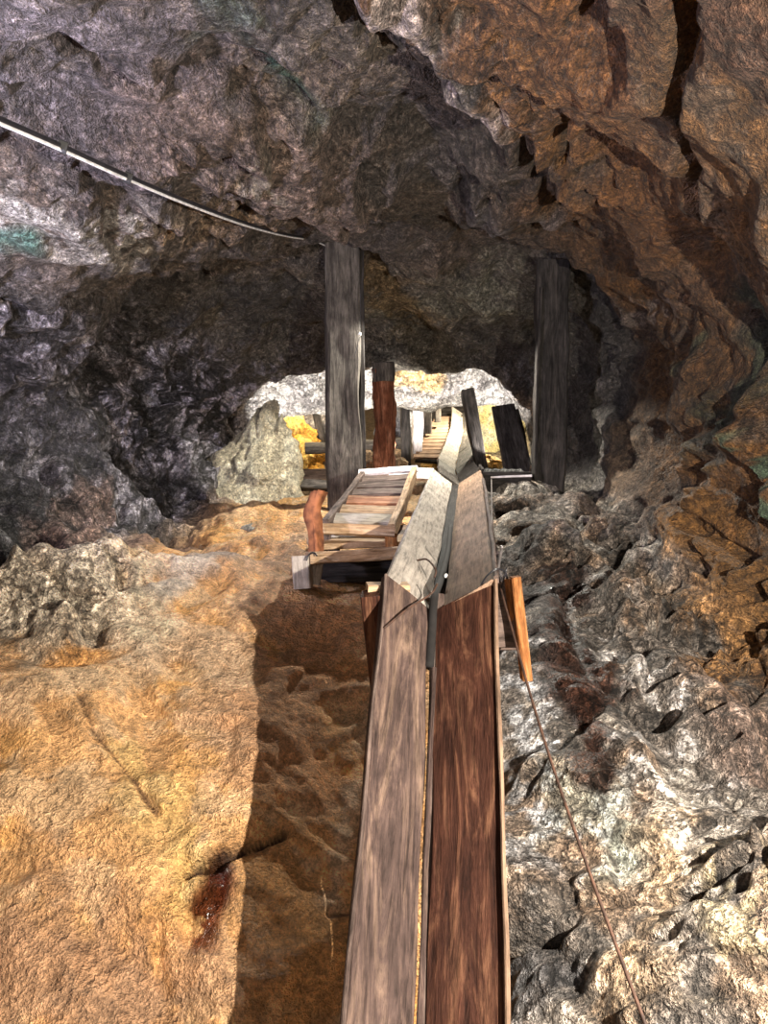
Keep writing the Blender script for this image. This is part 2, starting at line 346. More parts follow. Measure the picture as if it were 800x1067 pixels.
# ------------------------------------------------------------------ the cave: one skin through cross-sections, split into floor, walls and ceiling
SEC = {  # distance: 14 (x, z relative to the eye)
 -2.6: [(.1,-2.2),(.6,-2.1),(1.0,-1.9),(1.3,-1),(1.5,-.2),(1.3,.6),(.8,1.2),(0,1.3),(-1,1.2),(-1.8,.8),(-2.2,0),(-2.1,-.8),(-1.7,-1.8),(-.8,-2.1)],
 0.3: [(.1,-1.95),(.6,-1.75),(1.0,-1.4),(1.3,-.8),(1.4,-.1),(1.2,.65),(.7,1.15),(0,1.25),(-1,1.15),(-1.8,.85),(-2.3,0),(-2.2,-.8),(-1.7,-1.6),(-.8,-1.88)],
 1.3: [(.12,-1.70),(.45,-1.28),(.95,-.97),(1.25,-.6),(1.35,-.1),(1.15,.6),(.6,1.1),(0,1.25),(-.9,1.15),(-1.8,.85),(-2.3,.1),(-2.2,-.6),(-1.7,-1.22),(-.7,-1.58)],
 1.65: [(.12,-1.51),(.5,-1.1),(1.0,-.92),(1.32,-.6),(1.38,-.1),(1.13,.65),(.58,1.12),(0,1.28),(-.9,1.17),(-1.8,.88),(-2.3,.15),(-2.2,-.55),(-1.75,-1.10),(-.7,-1.40)],
 2.05: [(.12,-1.2),(.6,-.9),(1.15,-.87),(1.4,-.6),(1.4,0),(1.1,.7),(.55,1.15),(0,1.3),(-.9,1.2),(-1.8,.9),(-2.3,.2),(-2.3,-.4),(-1.8,-.92),(-.7,-1.12)],
 2.65: [(.12,-.93),(.7,-.74),(1.28,-.76),(1.45,-.45),(1.45,.1),(1.15,.8),(.6,1.2),(0,1.35),(-.9,1.22),(-1.8,.9),(-2.3,.3),(-2.2,-.3),(-1.75,-.68),(-.7,-.79)],
 3.4: [(.15,-.72),(.7,-.58),(1.32,-.56),(1.5,-.2),(1.5,.3),(1.25,.9),(.7,1.25),(0,1.38),(-.9,1.12),(-1.6,.75),(-2.1,.3),(-2.1,-.3),(-1.75,-.55),(-.7,-.62)],
 4.3: [(.2,-.64),(.7,-.48),(1.35,-.42),(1.55,-.1),(1.6,.4),(1.4,.95),(.8,1.28),(0,1.4),(-.9,1.14),(-1.5,.82),(-2.1,.4),(-2.0,-.25),(-1.6,-.52),(-.7,-.57)],
 5.2: [(.2,-.54),(.8,-.38),(1.4,-.33),(1.65,0),(1.7,.5),(1.5,1.0),(.9,1.3),(0,1.40),(-.9,1.34),(-1.7,1.15),(-2.1,.5),(-1.9,-.1),(-1.45,-.48),(-.7,-.5)],
 6.2: [(.2,-.46),(.9,-.38),(1.5,-.3),(1.7,0),(1.75,.45),(1.5,.9),(.9,1.1),(0,1.2),(-.8,1.15),(-1.5,.95),(-1.9,.45),(-1.7,0),(-1.35,-.4),(-.6,-.45)],
 7.2: [(.2,-.42),(.9,-.38),(1.5,-.3),(1.7,.05),(1.7,.35),(1.4,.72),(.9,.88),(.1,.95),(-.7,.88),(-1.3,.66),(-1.6,.3),(-1.45,-.1),(-1.2,-.38),(-.5,-.4)],
 7.32: [(.2,-.42),(.9,-.38),(1.5,-.3),(1.7,.05),(1.65,.3),(1.35,.62),(.9,.76),(.1,.80),(-.7,.76),(-1.3,.58),(-1.6,.28),(-1.45,-.1),(-1.2,-.38),(-.5,-.4)],
 7.75: [(.2,-.40),(.9,-.37),(1.5,-.3),(1.65,.02),(1.6,.3),(1.3,.6),(.9,.82),(.15,.84),(-.65,.80),(-1.2,.58),(-1.45,.2),(-1.4,-.12),(-1.15,-.38),(-.5,-.38)],
 7.95: [(.2,-.38),(.9,-.36),(1.5,-.3),(1.6,0),(1.5,.25),(1.25,.42),(.9,.45),(.2,.46),(-.6,.42),(-1.1,.34),(-1.35,.12),(-1.32,-.15),(-1.1,-.38),(-.5,-.36)],
 8.3: [(.2,-.38),(.9,-.35),(1.5,-.3),(1.65,0),(1.55,.28),(1.3,.45),(.9,.47),(.2,.47),(-.6,.44),(-1.15,.38),(-1.45,.15),(-1.45,-.12),(-1.2,-.36),(-.5,-.36)],
 8.8: [(.3,-.36),(.9,-.33),(1.7,-.27),(2.1,0),(2.2,.5),(1.9,1.0),(1.1,1.3),(.3,1.4),(-.7,1.3),(-1.6,1.0),(-2.0,.5),(-1.9,0),(-1.4,-.33),(-.5,-.36)],
 10.5: [(.3,-.30),(.9,-.27),(1.7,-.2),(2.3,.1),(2.4,.8),(2.1,1.6),(1.1,1.9),(.3,2.0),(-.7,1.9),(-1.7,1.5),(-2.2,.7),(-2.1,0),(-1.6,-.3),(-.5,-.32)],
 13.0: [(.3,.1),(.9,.15),(1.7,.2),(2.3,.4),(2.4,1.0),(2.1,1.8),(1.1,2.2),(.3,2.2),(-.7,2.1),(-1.7,1.7),(-2.2,.9),(-2.1,.3),(-1.6,0),(-.5,0)],
 15.0: [(.3,.9),(.6,.95),(.9,1.0),(1.1,1.1),(1.1,1.3),(1.0,1.6),(.6,1.8),(.3,1.8),(-.3,1.8),(-.7,1.6),(-.9,1.3),(-.8,1.1),(-.6,.9),(-.2,.9)],
}
ys = np.array(sorted(SEC)); KP = np.array([SEC[y] for y in ys.tolist()])  # (S,14,2)
NU, NV = 850, 900
def pchip(x, y, xi):
    """monotone cubic along axis 0"""
    h = np.diff(x); sh = (-1,)+(1,)*(y.ndim-1); d = np.diff(y, axis=0)/h.reshape(sh)
    m = np.zeros_like(y); m[0] = d[0]; m[-1] = d[-1]
    w1 = (2*h[1:]+h[:-1]).reshape(sh); w2 = (h[1:]+2*h[:-1]).reshape(sh)
    ok = d[:-1]*d[1:] > 0
    dd = np.where(ok, (w1+w2)/(w1/np.where(ok, d[:-1], 1)+w2/np.where(ok, d[1:], 1)), 0); m[1:-1] = dd
    k = np.clip(np.searchsorted(x, xi)-1, 0, len(x)-2); t = ((xi-x[k])/h[k]).reshape(sh); hh = h[k].reshape(sh)
    return ((2*t**3-3*t**2+1)*y[k]+(t**3-2*t**2+t)*hh*m[k]+(-2*t**3+3*t**2)*y[k+1]+(t**3-t**2)*hh*m[k+1])
# rows of distance: coarse behind the eye, fine in front, extra where the roof drops
dens_y = np.linspace(-2.6, 15, 4000)
dens = 1/np.clip(dens_y*.0045, .0065, .05)*np.where(dens_y < .8, .18, 1)*np.where((dens_y > 7.5) & (dens_y < 8.2), 3, 1)*np.where(dens_y > 8.6, .5, 1)
cum = np.cumsum(dens); YV = np.interp(np.linspace(cum[0], cum[-1], NV), cum, dens_y)
kp = pchip(ys, KP, YV)          # (NV,14,2)
# ring Catmull-Rom then common spacing (per-segment counts)
cnt = [40, 62, 50, 50, 62, 56, 56, 70, 70, 62, 58, 46, 84, 0]; cnt[13] = NU-sum(cnt); SEGSTART = np.concatenate([[0], np.cumsum(cnt)])
G = np.zeros((NV, NU, 3))
for k in range(14):
    a, b, c, d = kp[:, (k-1) % 14], kp[:, k], kp[:, (k+1) % 14], kp[:, (k+2) % 14]
    for q in range(cnt[k]):
        t = q/cnt[k]
        p = .5*((2*b)+(-a+c)*t+(2*a-5*b+4*c-d)*t*t+(-a+3*b-3*c+d)*t**3)
        G[:, SEGSTART[k]+q, 0] = p[:, 0]; G[:, SEGSTART[k]+q, 2] = p[:, 1]
G[:, :, 1] = YV[:, None]
# rings lean: along each row let the depth wander so no section plane shows
ringpos = np.arange(NU)/NU
def normals(G):
    du = np.roll(G, -1, 1)-np.roll(G, 1, 1); dv = np.gradient(G, axis=0)
    n = np.cross(dv, du); n /= np.linalg.norm(n, axis=2, keepdims=True)+1e-9
    return n
def project(P):
    x, y, z = P[..., 0], P[..., 1], P[..., 2]
    cp, sp = math.cos(PITCH), math.sin(PITCH)
    dep = y*cp-z*sp; up = y*sp+z*cp
    dep = np.where(dep < .05, .05, dep)
    return 400+F*x/dep, 533.5-F*up/dep, dep
NB = normals(G)
# make sure normals point into the cave
cen = np.array([0, 0, .1]); test = G[200:400]-np.array([.1, 0, .1]); test[:, :, 1] = 0
if (NB[200:400]*test).sum() > 0: NB = -NB
P = G.reshape(-1, 3); NN = NB.reshape(-1, 3)
K = (np.interp(np.arange(NU), np.append(SEGSTART[:-1], NU), np.arange(15)))   # ring parameter 0..14
Kf = np.broadcast_to(K[None, :], (NV, NU)).reshape(-1); Yf = P[:, 1].copy()
px0, py0, dep0 = project(P)
def band(a, b, s=.4):   # soft mask on the ring parameter
    return sstep(a-s, a+s, Kf)*(1-sstep(b-s, b+s, Kf))
m_floorL = np.clip(sstep(11.8, 12.6, Kf)+(1-sstep(-.2, .6, Kf)), 0, 1)     # left slope of packed ochre earth
m_floorR = band(.55, 2.2, .35)
m_wallR = band(2.4, 6.0, .5)
m_ceil = band(6.0, 9.0, .5)
m_wallL = band(9.2, 12.0, .4)
warp = np.stack([perlin(P*2.1+k*31, 40+k) for k in range(3)], 1)
Q = P+warp*.13
# --- relief
big = fbm(Q*1.1, 3, 1)
med = fbm(Q*3.2, 4, 7, .55)
rid = fbm(Q*np.array([2.0, 2.0, 4.0]), 4, 17, .55, True)
fine = fbm(Q*11, 4, 23, .6)
f1, f2, tl, cid = worley(Q*np.array([1.7, 1.7, 2.6]), 50)
g1, g2, tl2, cid2 = worley(Q*np.array([4.6, 4.6, 7.0])+3, 70)
k1, k2, tl3, cid3 = worley(Q*np.array([12., 12., 17.])+9, 90)
crk = 1-sstep(0, .09, f2-f1); crk2 = 1-sstep(0, .10, g2-g1); crk3 = 1-sstep(0, .13, k2-k1)
blk = np.clip(m_floorR*1.0+m_ceil*.62+m_wallL*1.0+m_wallR*.35, 0, 1)
outc = np.exp(-(((px0-50)/95)**2+((py0-625)/48)**2)**2)*(dep0 < 5)*(Yf > 1)
floorSm = m_floorL*(1-sstep(3.0, 3.8, Yf)*.4)*(1-outc)
blk = np.clip(blk+outc, 0, 1.0)
near = np.clip(Yf/3.2, .45, 1)
disp = big*.16+med*.05+fine*.010
disp += blk*(tl*.10+tl2*.040+tl3*.014-crk*.035-crk2*.016-crk3*.006)
disp += (m_ceil+m_wallL*.8)*rid*.014+m_wallR*(rid*.012+tl3*.008)
# packed-earth slope: calmer
calm = big*.07+med*.030+fine*.009+tl2*.012+tl*.02+rid*.012
disp = disp*(1-floorSm)+calm*floorSm
disp *= np.where(m_ceil+m_wallR > .3, near, 1)*(1-.25*m_floorR*(Yf < 4))
thr = np.exp(-((Yf-8.0)/.5)**2)
disp *= 1-.55*thr
disp *= np.where(m_floorL+m_floorR > .5, np.clip((9.2-Yf), .35, 1), 1)

# --- features placed in the cave by the point of the wall they sit on
tree_px, tree_py = px0, py0
def hit(px, py):
    """3D point of the skin seen through that pixel (nearest skin vertex in front)"""
    d = (px0-px)**2+(py0-py)**2
    d = np.where((Yf > .9), d, 1e9)
    c = np.argsort(d)[:12]; i = c[np.argmin(dep0[c])]
    return P[i]
def capsule(pts):
    """distance from every skin vertex to a polyline drawn over the skin"""
    H = [hit(*p) for p in pts]; D = np.full(len(P), 9e9)
    if len(H) == 1: return np.linalg.norm(P-H[0], axis=1), H
    for a, b in zip(H[:-1], H[1:]):
        ab = b-a; t = np.clip(((P-a)@ab)/(ab@ab+1e-9), 0, 1)
        D = np.minimum(D, np.linalg.norm(P-a-t[:, None]*ab, axis=1))
    return D, H
wob = 1+.9*med+.5*fine
def feat(pts, r_px, soft=.5):
    D, H = capsule(pts); dp = np.mean([h[1] for h in H]); r = r_px*dp/F
    return 1-sstep(1-soft, 1+soft, D/(r*np.clip(wob+.0, .3, 2)))
# open cracks and ledges (relief)
for pts, r, depth in [
    ([(80, 705), (100, 755), (140, 800), (163, 840)], 3.5, .03),
    ([(200, 905), (240, 882), (298, 858)], 6, .06),
    ([(345, 948), (368, 943)], 5, .04),
    ([(530, 1012), (548, 995), (590, 972)], 8, .07),
    ([(225, 900), (222, 930), (205, 970)], 12, .03),
    ([(165, 960), (180, 1040)], 6, .03),
    ([(130, 620), (100, 640), (98, 660)], 8, .07),
    ([(560, 158), (585, 160)], 9, .16),
    ([(515, 112), (518, 128)], 7, .10),
    ([(735, 550), (770, 585)], 9, .10),
    ([(775, 400), (800, 470)], 22, .18),
    ([(745, 345), (775, 390)], 16, .10),
    ([(705, 0), (708, 120), (722, 210), (760, 380)], 9, .09),
    ([(250, 115), (330, 122), (370, 118)], 9, .10),
    ([(70, 68), (130, 100), (190, 105)], 7, .06),
    ([(340, 5), (400, 60), (470, 100), (540, 120), (580, 220)], 12, .09),
    ([(600, 20), (625, 60)], 22, .10),
    ([(385, 262), (400, 300)], 14, .14),
    ([(0, 350), (80, 330), (190, 290), (330, 268)], 16, .10),
    ([(170, 540), (195, 560), (190, 500)], 20, .12),
    ([(30, 520), (60, 570)], 22, .12),
    ([(300, 560), (280, 590)], 8, .03)]:
    disp -= feat(pts, r)*depth
for pts, r, hgt in [     # bulges
    ([(30, 600), (60, 620), (110, 610)], 34, .10),
    ([(560, 580), (620, 600), (690, 680), (760, 770)], 26, .10),
    ([(690, 560), (740, 640)], 45, .12),
    ([(300, 160), (330, 190)], 50, .12),
    ([(500, 205), (540, 210)], 28, .10),
    ([(440, 20), (520, 90), (600, 180)], 35, .10),
    ([(640, 330), (640, 420)], 30, .10),
    ([(130, 400), (180, 430)], 40, .08),
    ([(775, 450), (800, 520)], 12, .10),
    ([(700, 370), (740, 450)], 24, .05),
    ([(740, 980), (780, 920)], 40, .05)]:
    disp += feat(pts, r, .8)*hgt
seam = np.where(Yf > -9, 1, 1)
DG = disp.reshape(NV, NU)
for _ in range(1):       # soften the jumps between neighbouring facets
    DG = .5*DG+.25*(np.roll(DG, 1, 1)+np.roll(DG, -1, 1)); D2 = DG.copy(); D2[1:-1] = .5*DG[1:-1]+.25*(DG[:-2]+DG[2:]); DG = D2
disp = DG.reshape(-1)
PD = P+NN*disp[:, None]

# --- mineral colour of the rock, with some light and shade painted in
def C3(r, g, b): return np.array([r, g, b], np.float32)
col = np.ones((len(P), 3), np.float32)*C3(.17, .15, .135)
def paint(mask, c, k=1.0):
    global col
    m = np.clip(mask*k, 0, 1)[:, None]; col = col*(1-m)+C3(*c)*m
nz = fbm(P*1.6+5, 4, 61, .6); nz2 = fbm(P*5+11, 4, 71, .6); nz3 = fbm(P*14+2, 3, 81, .65)
paint(m_ceil, (.20, .165, .145)); paint(m_ceil*sstep(.0, .35, nz), (.27, .20, .15), .8); paint(m_ceil*sstep(5.3, 5.9, Yf), (.30, .27, .22), .85)
paint(m_wallL, (.07, .065, .068)); paint(m_wallL*sstep(.08, .3, nz2), (.24, .22, .25), .8); paint(m_wallL*sstep(.12, .3, nz3*.6+nz2*.5), (.5, .47, .52), .7)
paint(m_wallR*(1-sstep(4.2, 5.2, Yf)), (.26, .125, .045)); paint(m_wallR*sstep(-.05, .3, nz)*(1-sstep(4.2, 5.2, Yf)), (.36, .16, .045), .9)
paint(m_wallR*sstep(.1, .45, nz2)*(1-sstep(4.2, 5.2, Yf)), (.20, .13, .085), .8)
paint(m_floorR, (.17, .145, .125)); paint(m_floorR*sstep(-.05, .2, nz2), (.40, .35, .30), .9); paint(m_floorR*sstep(.15, .4, nz), (.40, .26, .16), .6)
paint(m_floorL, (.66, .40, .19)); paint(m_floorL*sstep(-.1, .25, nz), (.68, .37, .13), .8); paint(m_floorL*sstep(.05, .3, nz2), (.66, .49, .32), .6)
def spot(pts, r, c, k=1.0, soft=.7, spk=None):
    m = feat(pts, r, soft)
    if spk is not None: m = m*sstep(spk, spk+.22, nz2*.6+nz3*.6)
    paint(m, c, k)
spot([(150, 650), (250, 670), (270, 740)], 55, (.58, .45, .33), .75)          # greyer packed top
spot([(230, 590), (330, 600)], 50, (.34, .24, .17), .8)
spot([(330, 650), (300, 740), (340, 800)], 60, (.44, .24, .12), .8)
spot([(290, 900), (340, 1020)], 60, (.50, .27, .10), .8)
spot([(0, 1000), (160, 1030)], 70, (.40, .25, .16), .85); spot([(20, 720), (140, 690)], 45, (.66, .50, .34), .7)  # near corner painted darker to offset the close lamp
spot([(130, 770), (190, 860), (200, 920)], 30, (.72, .48, .20), .6)
spot([(20, 620), (70, 600), (110, 640)], 55, (.52, .43, .33), .8)
spot([(30, 680), (60, 640)], 30, (.45, .44, .38), .5)
spot([(0, 630), (110, 625)], 55, (.80, .68, .52), .9); spot([(0, 600), (90, 600)], 22, (.62, .56, .46), .7)
spot([(175, 620), (200, 605), (230, 590)], 14, (.5, .48, .45), .8)
spot([(200, 570), (250, 590), (320, 560)], 22, (.30, .23, .18), .6)
spot([(90, 560), (160, 590), (230, 570)], 22, (.24, .165, .12), .9)
spot([(385, 730), (350, 930)], 14, (.46, .40, .32), .6)  # lit strip beside the chute, put into the floor colour
spot([(232, 895), (228, 925), (208, 968)], 15, (.10, .02, .01), 1, .75, -.24); spot([(232, 900), (228, 930)], 8, (.05, .01, .006), .95, .6, -.2); spot([(215, 935), (205, 980)], 12, (.13, .04, .015), .9, .8, -.12)
spot([(203, 905), (240, 884), (298, 858)], 5.5, (.045, .02, .01), .95, .4); spot([(80, 705), (100, 755), (140, 800), (163, 840)], 2.6, (.14, .08, .04), .9); spot([(345, 950), (368, 945)], 4, (.1, .05, .03), .9)
spot([(150, 905), (165, 925)], 14, (.12, .06, .03), .8, .5, -.05)
# right slope
spot([(560, 690), (560, 790), (600, 850)], 50, (.72, .72, .74), .95, .7, -.03)
spot([(600, 620), (660, 700), (740, 800)], 42, (.62, .58, .56), .8, .7, -.02)
spot([(545, 660), (570, 830), (560, 960)], 45, (.17, .165, .17), .5, .7, .05)
spot([(540, 1040), (590, 1020)], 35, (.12, .12, .13), .85)
spot([(640, 880), (620, 820)], 30, (.48, .52, .44), .6)
spot([(700, 850), (690, 930), (640, 1040)], 35, (.52, .36, .22), .75)
spot([(760, 900), (780, 1000)], 45, (.62, .50, .30), .7, .7, -.1)
spot([(720, 800), (700, 900)], 25, (.74, .66, .56), .8, .7, 0)
spot([(760, 700), (800, 800)], 40, (.20, .13, .10), .8)
spot([(575, 600), (590, 670), (606, 720)], 30, (.05, .02, .012), .95, .35); spot([(606, 720), (614, 760), (620, 800)], 16, (.05, .02, .012), .95, .35)  # dark red-brown patch, narrowing downslope
spot([(540, 590), (560, 640)], 26, (.10, .095, .095), .7)
spot([(530, 540), (600, 530), (690, 560)], 30, (.17, .12, .09), .8)
# right wall
spot([(740, 560), (770, 640), (740, 680)], 50, (.40, .19, .05), .8)
spot([(640, 320), (630, 420), (610, 470)], 38, (.13, .115, .105), .95)
spot([(640, 380), (620, 450)], 30, (.34, .30, .29), .7, .7, 0)
spot([(660, 450), (640, 500)], 30, (.28, .17, .09), .6)
spot([(745, 330), (760, 400), (750, 440)], 30, (.07, .085, .045), .95)
spot([(718, 350), (715, 380)], 10, (.14, .18, .10), .7)
spot([(772, 445), (785, 490), (798, 545)], 9, (.17, .28, .17), .9, .6, -.1)
spot([(795, 400), (800, 450)], 18, (.02, .015, .01), .9)  # shade of the hole painted near black into the rock
spot([(720, 0), (790, 60)], 40, (.20, .10, .07), .8); spot([(705, 0), (710, 60)], 10, (.6, .24, .04), .8)
spot([(600, 20), (630, 60)], 40, (.13, .04, .02), .8)
spot([(490, 10), (600, 90), (690, 240)], 75, (.36, .15, .045), .8); spot([(520, 60), (560, 130), (600, 190)], 30, (.50, .22, .06), .8, .7, -.15)
spot([(735, 190), (740, 240), (760, 300)], 28, (.32, .20, .12), .7)
spot([(700, 315), (655, 330)], 12, (.5, .38, .3), .8, .6, 0)
spot([(660, 270), (720, 330)], 35, (.33, .16, .07), .6)
# roof
spot([(410, 0), (450, 60), (510, 90)], 34, (.95, .78, .72), .95, .7, -.15)
spot([(400, 60), (470, 120), (540, 160)], 40, (.20, .15, .12), .7)
spot([(190, 0), (250, 40), (300, 110), (330, 125)], 16, (.07, .17, .13), .9)
spot([(205, 70), (225, 60)], 12, (.22, .28, .12), .7)
spot([(320, 60), (420, 70)], 30, (.30, .24, .18), .6)
spot([(0, 20), (120, 60), (190, 100)], 80, (.26, .22, .235), .8); spot([(40, 120), (120, 180)], 60, (.22, .19, .205), .8)
spot([(20, 230), (110, 240), (150, 260)], 42, (.75, .70, .64), .95, .7, -.22)
spot([(0, 265), (30, 255)], 12, (.12, .30, .24), .8)
spot([(190, 240), (260, 230)], 35, (.75, .52, .32), .9, .7, -.15)
spot([(220, 150), (300, 160), (330, 200)], 55, (.33, .23, .18), .8); spot([(250, 150), (262, 180)], 16, (.5, .44, .34), .7, .7, 0)
spot([(510, 205), (545, 215)], 22, (.36, .32, .32), .85); spot([(420, 200), (480, 230)], 40, (.22, .17, .14), .7)
spot([(120, 420), (200, 420), (300, 400)], 45, (.62, .58, .66), .95, .7, .04)
spot([(200, 430), (250, 420)], 26, (.66, .60, .72), .9, .7, .02)
spot([(30, 430), (80, 460)], 50, (.06, .055, .068), .8); spot([(40, 520), (60, 560)], 26, (.03, .028, .03), .8); spot([(165, 540), (195, 560)], 18, (.03, .028, .03), .8)  # shade of the hollows at the wall's foot painted in
spot([(0, 500), (20, 560)], 20, (.30, .30, .30), .7)
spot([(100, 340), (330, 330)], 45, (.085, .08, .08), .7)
spot([(110, 530), (60, 560), (150, 560)], 22, (.30, .20, .16), .8)
spot([(400, 330), (500, 310), (540, 340)], 40, (.40, .38, .28), .8); spot([(400, 300), (440, 340)], 26, (.5, .32, .14), .6)
spot([(430, 340), (520, 340)], 26, (.42, .40, .36), .7, .7, .02)
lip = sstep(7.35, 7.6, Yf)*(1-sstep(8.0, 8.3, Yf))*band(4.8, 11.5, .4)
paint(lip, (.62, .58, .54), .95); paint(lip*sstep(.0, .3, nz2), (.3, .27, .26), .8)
spot([(420, 385), (450, 400)], 14, (.75, .48, .2), .9)
spot([(540, 395), (550, 385)], 20, (.4, .38, .4), .9, .7, -.1)
spot([(565, 420), (570, 450)], 16, (.35, .22, .12), .7)
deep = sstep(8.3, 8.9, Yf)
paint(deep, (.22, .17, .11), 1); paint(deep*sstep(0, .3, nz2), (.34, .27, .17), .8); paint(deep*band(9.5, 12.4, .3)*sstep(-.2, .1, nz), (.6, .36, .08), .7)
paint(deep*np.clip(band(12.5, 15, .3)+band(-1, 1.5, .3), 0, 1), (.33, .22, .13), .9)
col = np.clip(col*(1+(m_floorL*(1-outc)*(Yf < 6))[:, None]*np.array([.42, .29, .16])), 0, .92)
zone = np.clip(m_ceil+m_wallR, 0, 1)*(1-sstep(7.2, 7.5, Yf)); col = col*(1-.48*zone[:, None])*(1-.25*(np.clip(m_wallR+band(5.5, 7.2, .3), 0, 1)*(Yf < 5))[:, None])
# colour darkens along the cracks of the blocky rock
crack_dark = np.clip(blk*(crk*.55+crk2*.35+crk3*.2), 0, .6); col = col*(1-crack_dark[:, None]*np.array([.75, .8, .85]))
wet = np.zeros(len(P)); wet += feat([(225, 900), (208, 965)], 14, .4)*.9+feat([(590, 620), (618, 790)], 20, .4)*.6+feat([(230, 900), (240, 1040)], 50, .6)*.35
wet += m_floorR*.22*sstep(0, .3, nz2)+m_wallL*.25+m_wallR*.3*sstep(0, .3, nz)+m_ceil*.15
grit = np.clip(blk+.15, 0, 1)
# flatten the four sheets
PD[:, 2] += CAMZ
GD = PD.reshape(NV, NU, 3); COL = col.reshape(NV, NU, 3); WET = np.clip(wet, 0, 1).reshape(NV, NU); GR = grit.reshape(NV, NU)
def sheet(name, i0, i1):
    idx = np.arange(i0, i1+1) % NU
    V = GD[:, idx]; me = grid_mesh(name, V[:, ::-1])
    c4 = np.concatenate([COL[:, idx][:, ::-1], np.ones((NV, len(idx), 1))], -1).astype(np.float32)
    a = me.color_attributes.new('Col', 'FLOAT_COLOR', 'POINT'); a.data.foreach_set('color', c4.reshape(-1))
    for nm, A in (('Wet', WET), ('Grit', GR)):
        a = me.attributes.new(nm, 'FLOAT', 'POINT'); a.data.foreach_set('value', A[:, idx][:, ::-1].astype(np.float32).reshape(-1))
    o = link(name, me, M_ROCK); o['kind'] = 'structure'
    return o
s = SEGSTART
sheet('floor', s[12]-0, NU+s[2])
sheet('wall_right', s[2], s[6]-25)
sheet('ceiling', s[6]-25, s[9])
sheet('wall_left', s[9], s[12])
# end faces of the drift
for nm, row in (('wall_back', -1), ('wall_front', 0)):
    R = GD[row]; c = R.mean(0); ts = np.linspace(1, 0, 40)
    V = c+(R[None]-c)*ts[:, None, None]; V[:, :, 1] += (fbm(V.reshape(-1, 3)*2, 3, 5)*.2).reshape(V.shape[:2])*np.minimum(1, (1-ts)*6)[:, None]
    me = grid_mesh(nm, V, True)
    cc = np.ones((V.shape[0]*V.shape[1], 4), np.float32)*np.array([.16, .13, .09, 1] if row else [.2, .17, .15, 1], np.float32)
    a = me.color_attributes.new('Col', 'FLOAT_COLOR', 'POINT'); a.data.foreach_set('color', cc.reshape(-1))
    link(nm, me, M_ROCK)['kind'] = 'structure'

def rock(name, c, rad, label, cat, base, alt, seed=0, power=1.0, n=(90, 140), jag=.16, lean=(0, 0), wet_=0.0, group=None, kind=None):
    """a boulder or outcrop; rad=(rx,ry,rz); power>1 draws it to a peak"""
    nv, nu = n; t = np.linspace(1e-3, math.pi-1e-3, nv)[:, None]; a = np.linspace(0, 2*math.pi, nu, endpoint=False)[None]
    D = np.stack([np.sin(t)*np.cos(a), np.sin(t)*np.sin(a), np.cos(t)+0*a], -1)
    V = D*np.array(rad)
    if power > 1:
        h = np.clip((D[:, :, 2]+1)/2, 0, 1); sh = (1-h)**(1/power)*1.35/np.maximum(np.sin(t), .08)
        sh = np.clip(sh, 0, 1.6); sh = np.where(D[:, :, 2] > -.2, np.minimum(sh, 1.15), 1.0)
        V[:, :, 0] *= sh; V[:, :, 1] *= sh
        V[:, :, 0] += lean[0]*h; V[:, :, 1] += lean[1]*h
    X = V.reshape(-1, 3)+np.array(c); S = 1.2/max(min(rad), .02)**.7
    wr = X*S*1.0+seed*13.7
    d = fbm(wr, 3, seed)*.22; q1, q2, t1, _ = worley(wr*1.3, seed+3); r1, r2, t2, _ = worley(wr*3.1, seed+9)
    d += t1*.28*jag/.16+t2*.10*jag/.16-(1-sstep(0, .1, q2-q1))*.05
    d += fbm(wr*5, 3, seed+4, .6)*.04
    V = V+D*(d.reshape(nv, nu)*min(rad)*.9)[..., None]
    me = grid_mesh(name, V, True, True, True)
    nn = fbm(X*4+seed, 4, 5, .6); m = sstep(-.1, .3, nn)[:, None]
    cc = np.array(base)*(1-m)+np.array(alt)*m
    c4 = np.concatenate([cc, np.ones((len(cc), 1))], 1).astype(np.float32)
    at = me.color_attributes.new('Col', 'FLOAT_COLOR', 'POINT'); at.data.foreach_set('color', c4.reshape(-1))
    g = me.attributes.new('Grit', 'FLOAT', 'POINT'); g.data.foreach_set('value', np.full(nv*nu, .35, np.float32))
    o = link(name, me, M_ROCK, None, Matrix.Translation(Vector(c)))
    return tag(o, label, cat, group, kind)

def Z(z): return CAMZ+z
def wp(x, y, z): return Vector((x, y, CAMZ+z))
# pale rock mass left of the opening, and the orange rock seen behind it
rock('rock_outcrop', (-1.36, 6.45, Z(-.33)), (.60, .45, .74), 'pale cream rock mound left of the tall square post, rising to a blunt peak', 'rock', (.62, .54, .38), (.72, .66, .50), 3, 1.25, lean=(.42, 0), jag=.07)
rock('rock_outcrop', tuple(U(300, 478, 9.6)), (.5, .4, .8), 'bright orange rock behind the pale mound, in the far left opening', 'rock', (.85, .42, .06), (.9, .58, .16), 12, 1.6, lean=(.0, 0), jag=.2)
rock('rock_outcrop', tuple(U(515, 462, 12.2)), (.62, .5, 1.0), 'bright yellow rock face behind the two leaning dark timbers', 'rock', (.90, .76, .36), (.92, .86, .6), 23, 1.0, jag=.08)
exec_parts = True
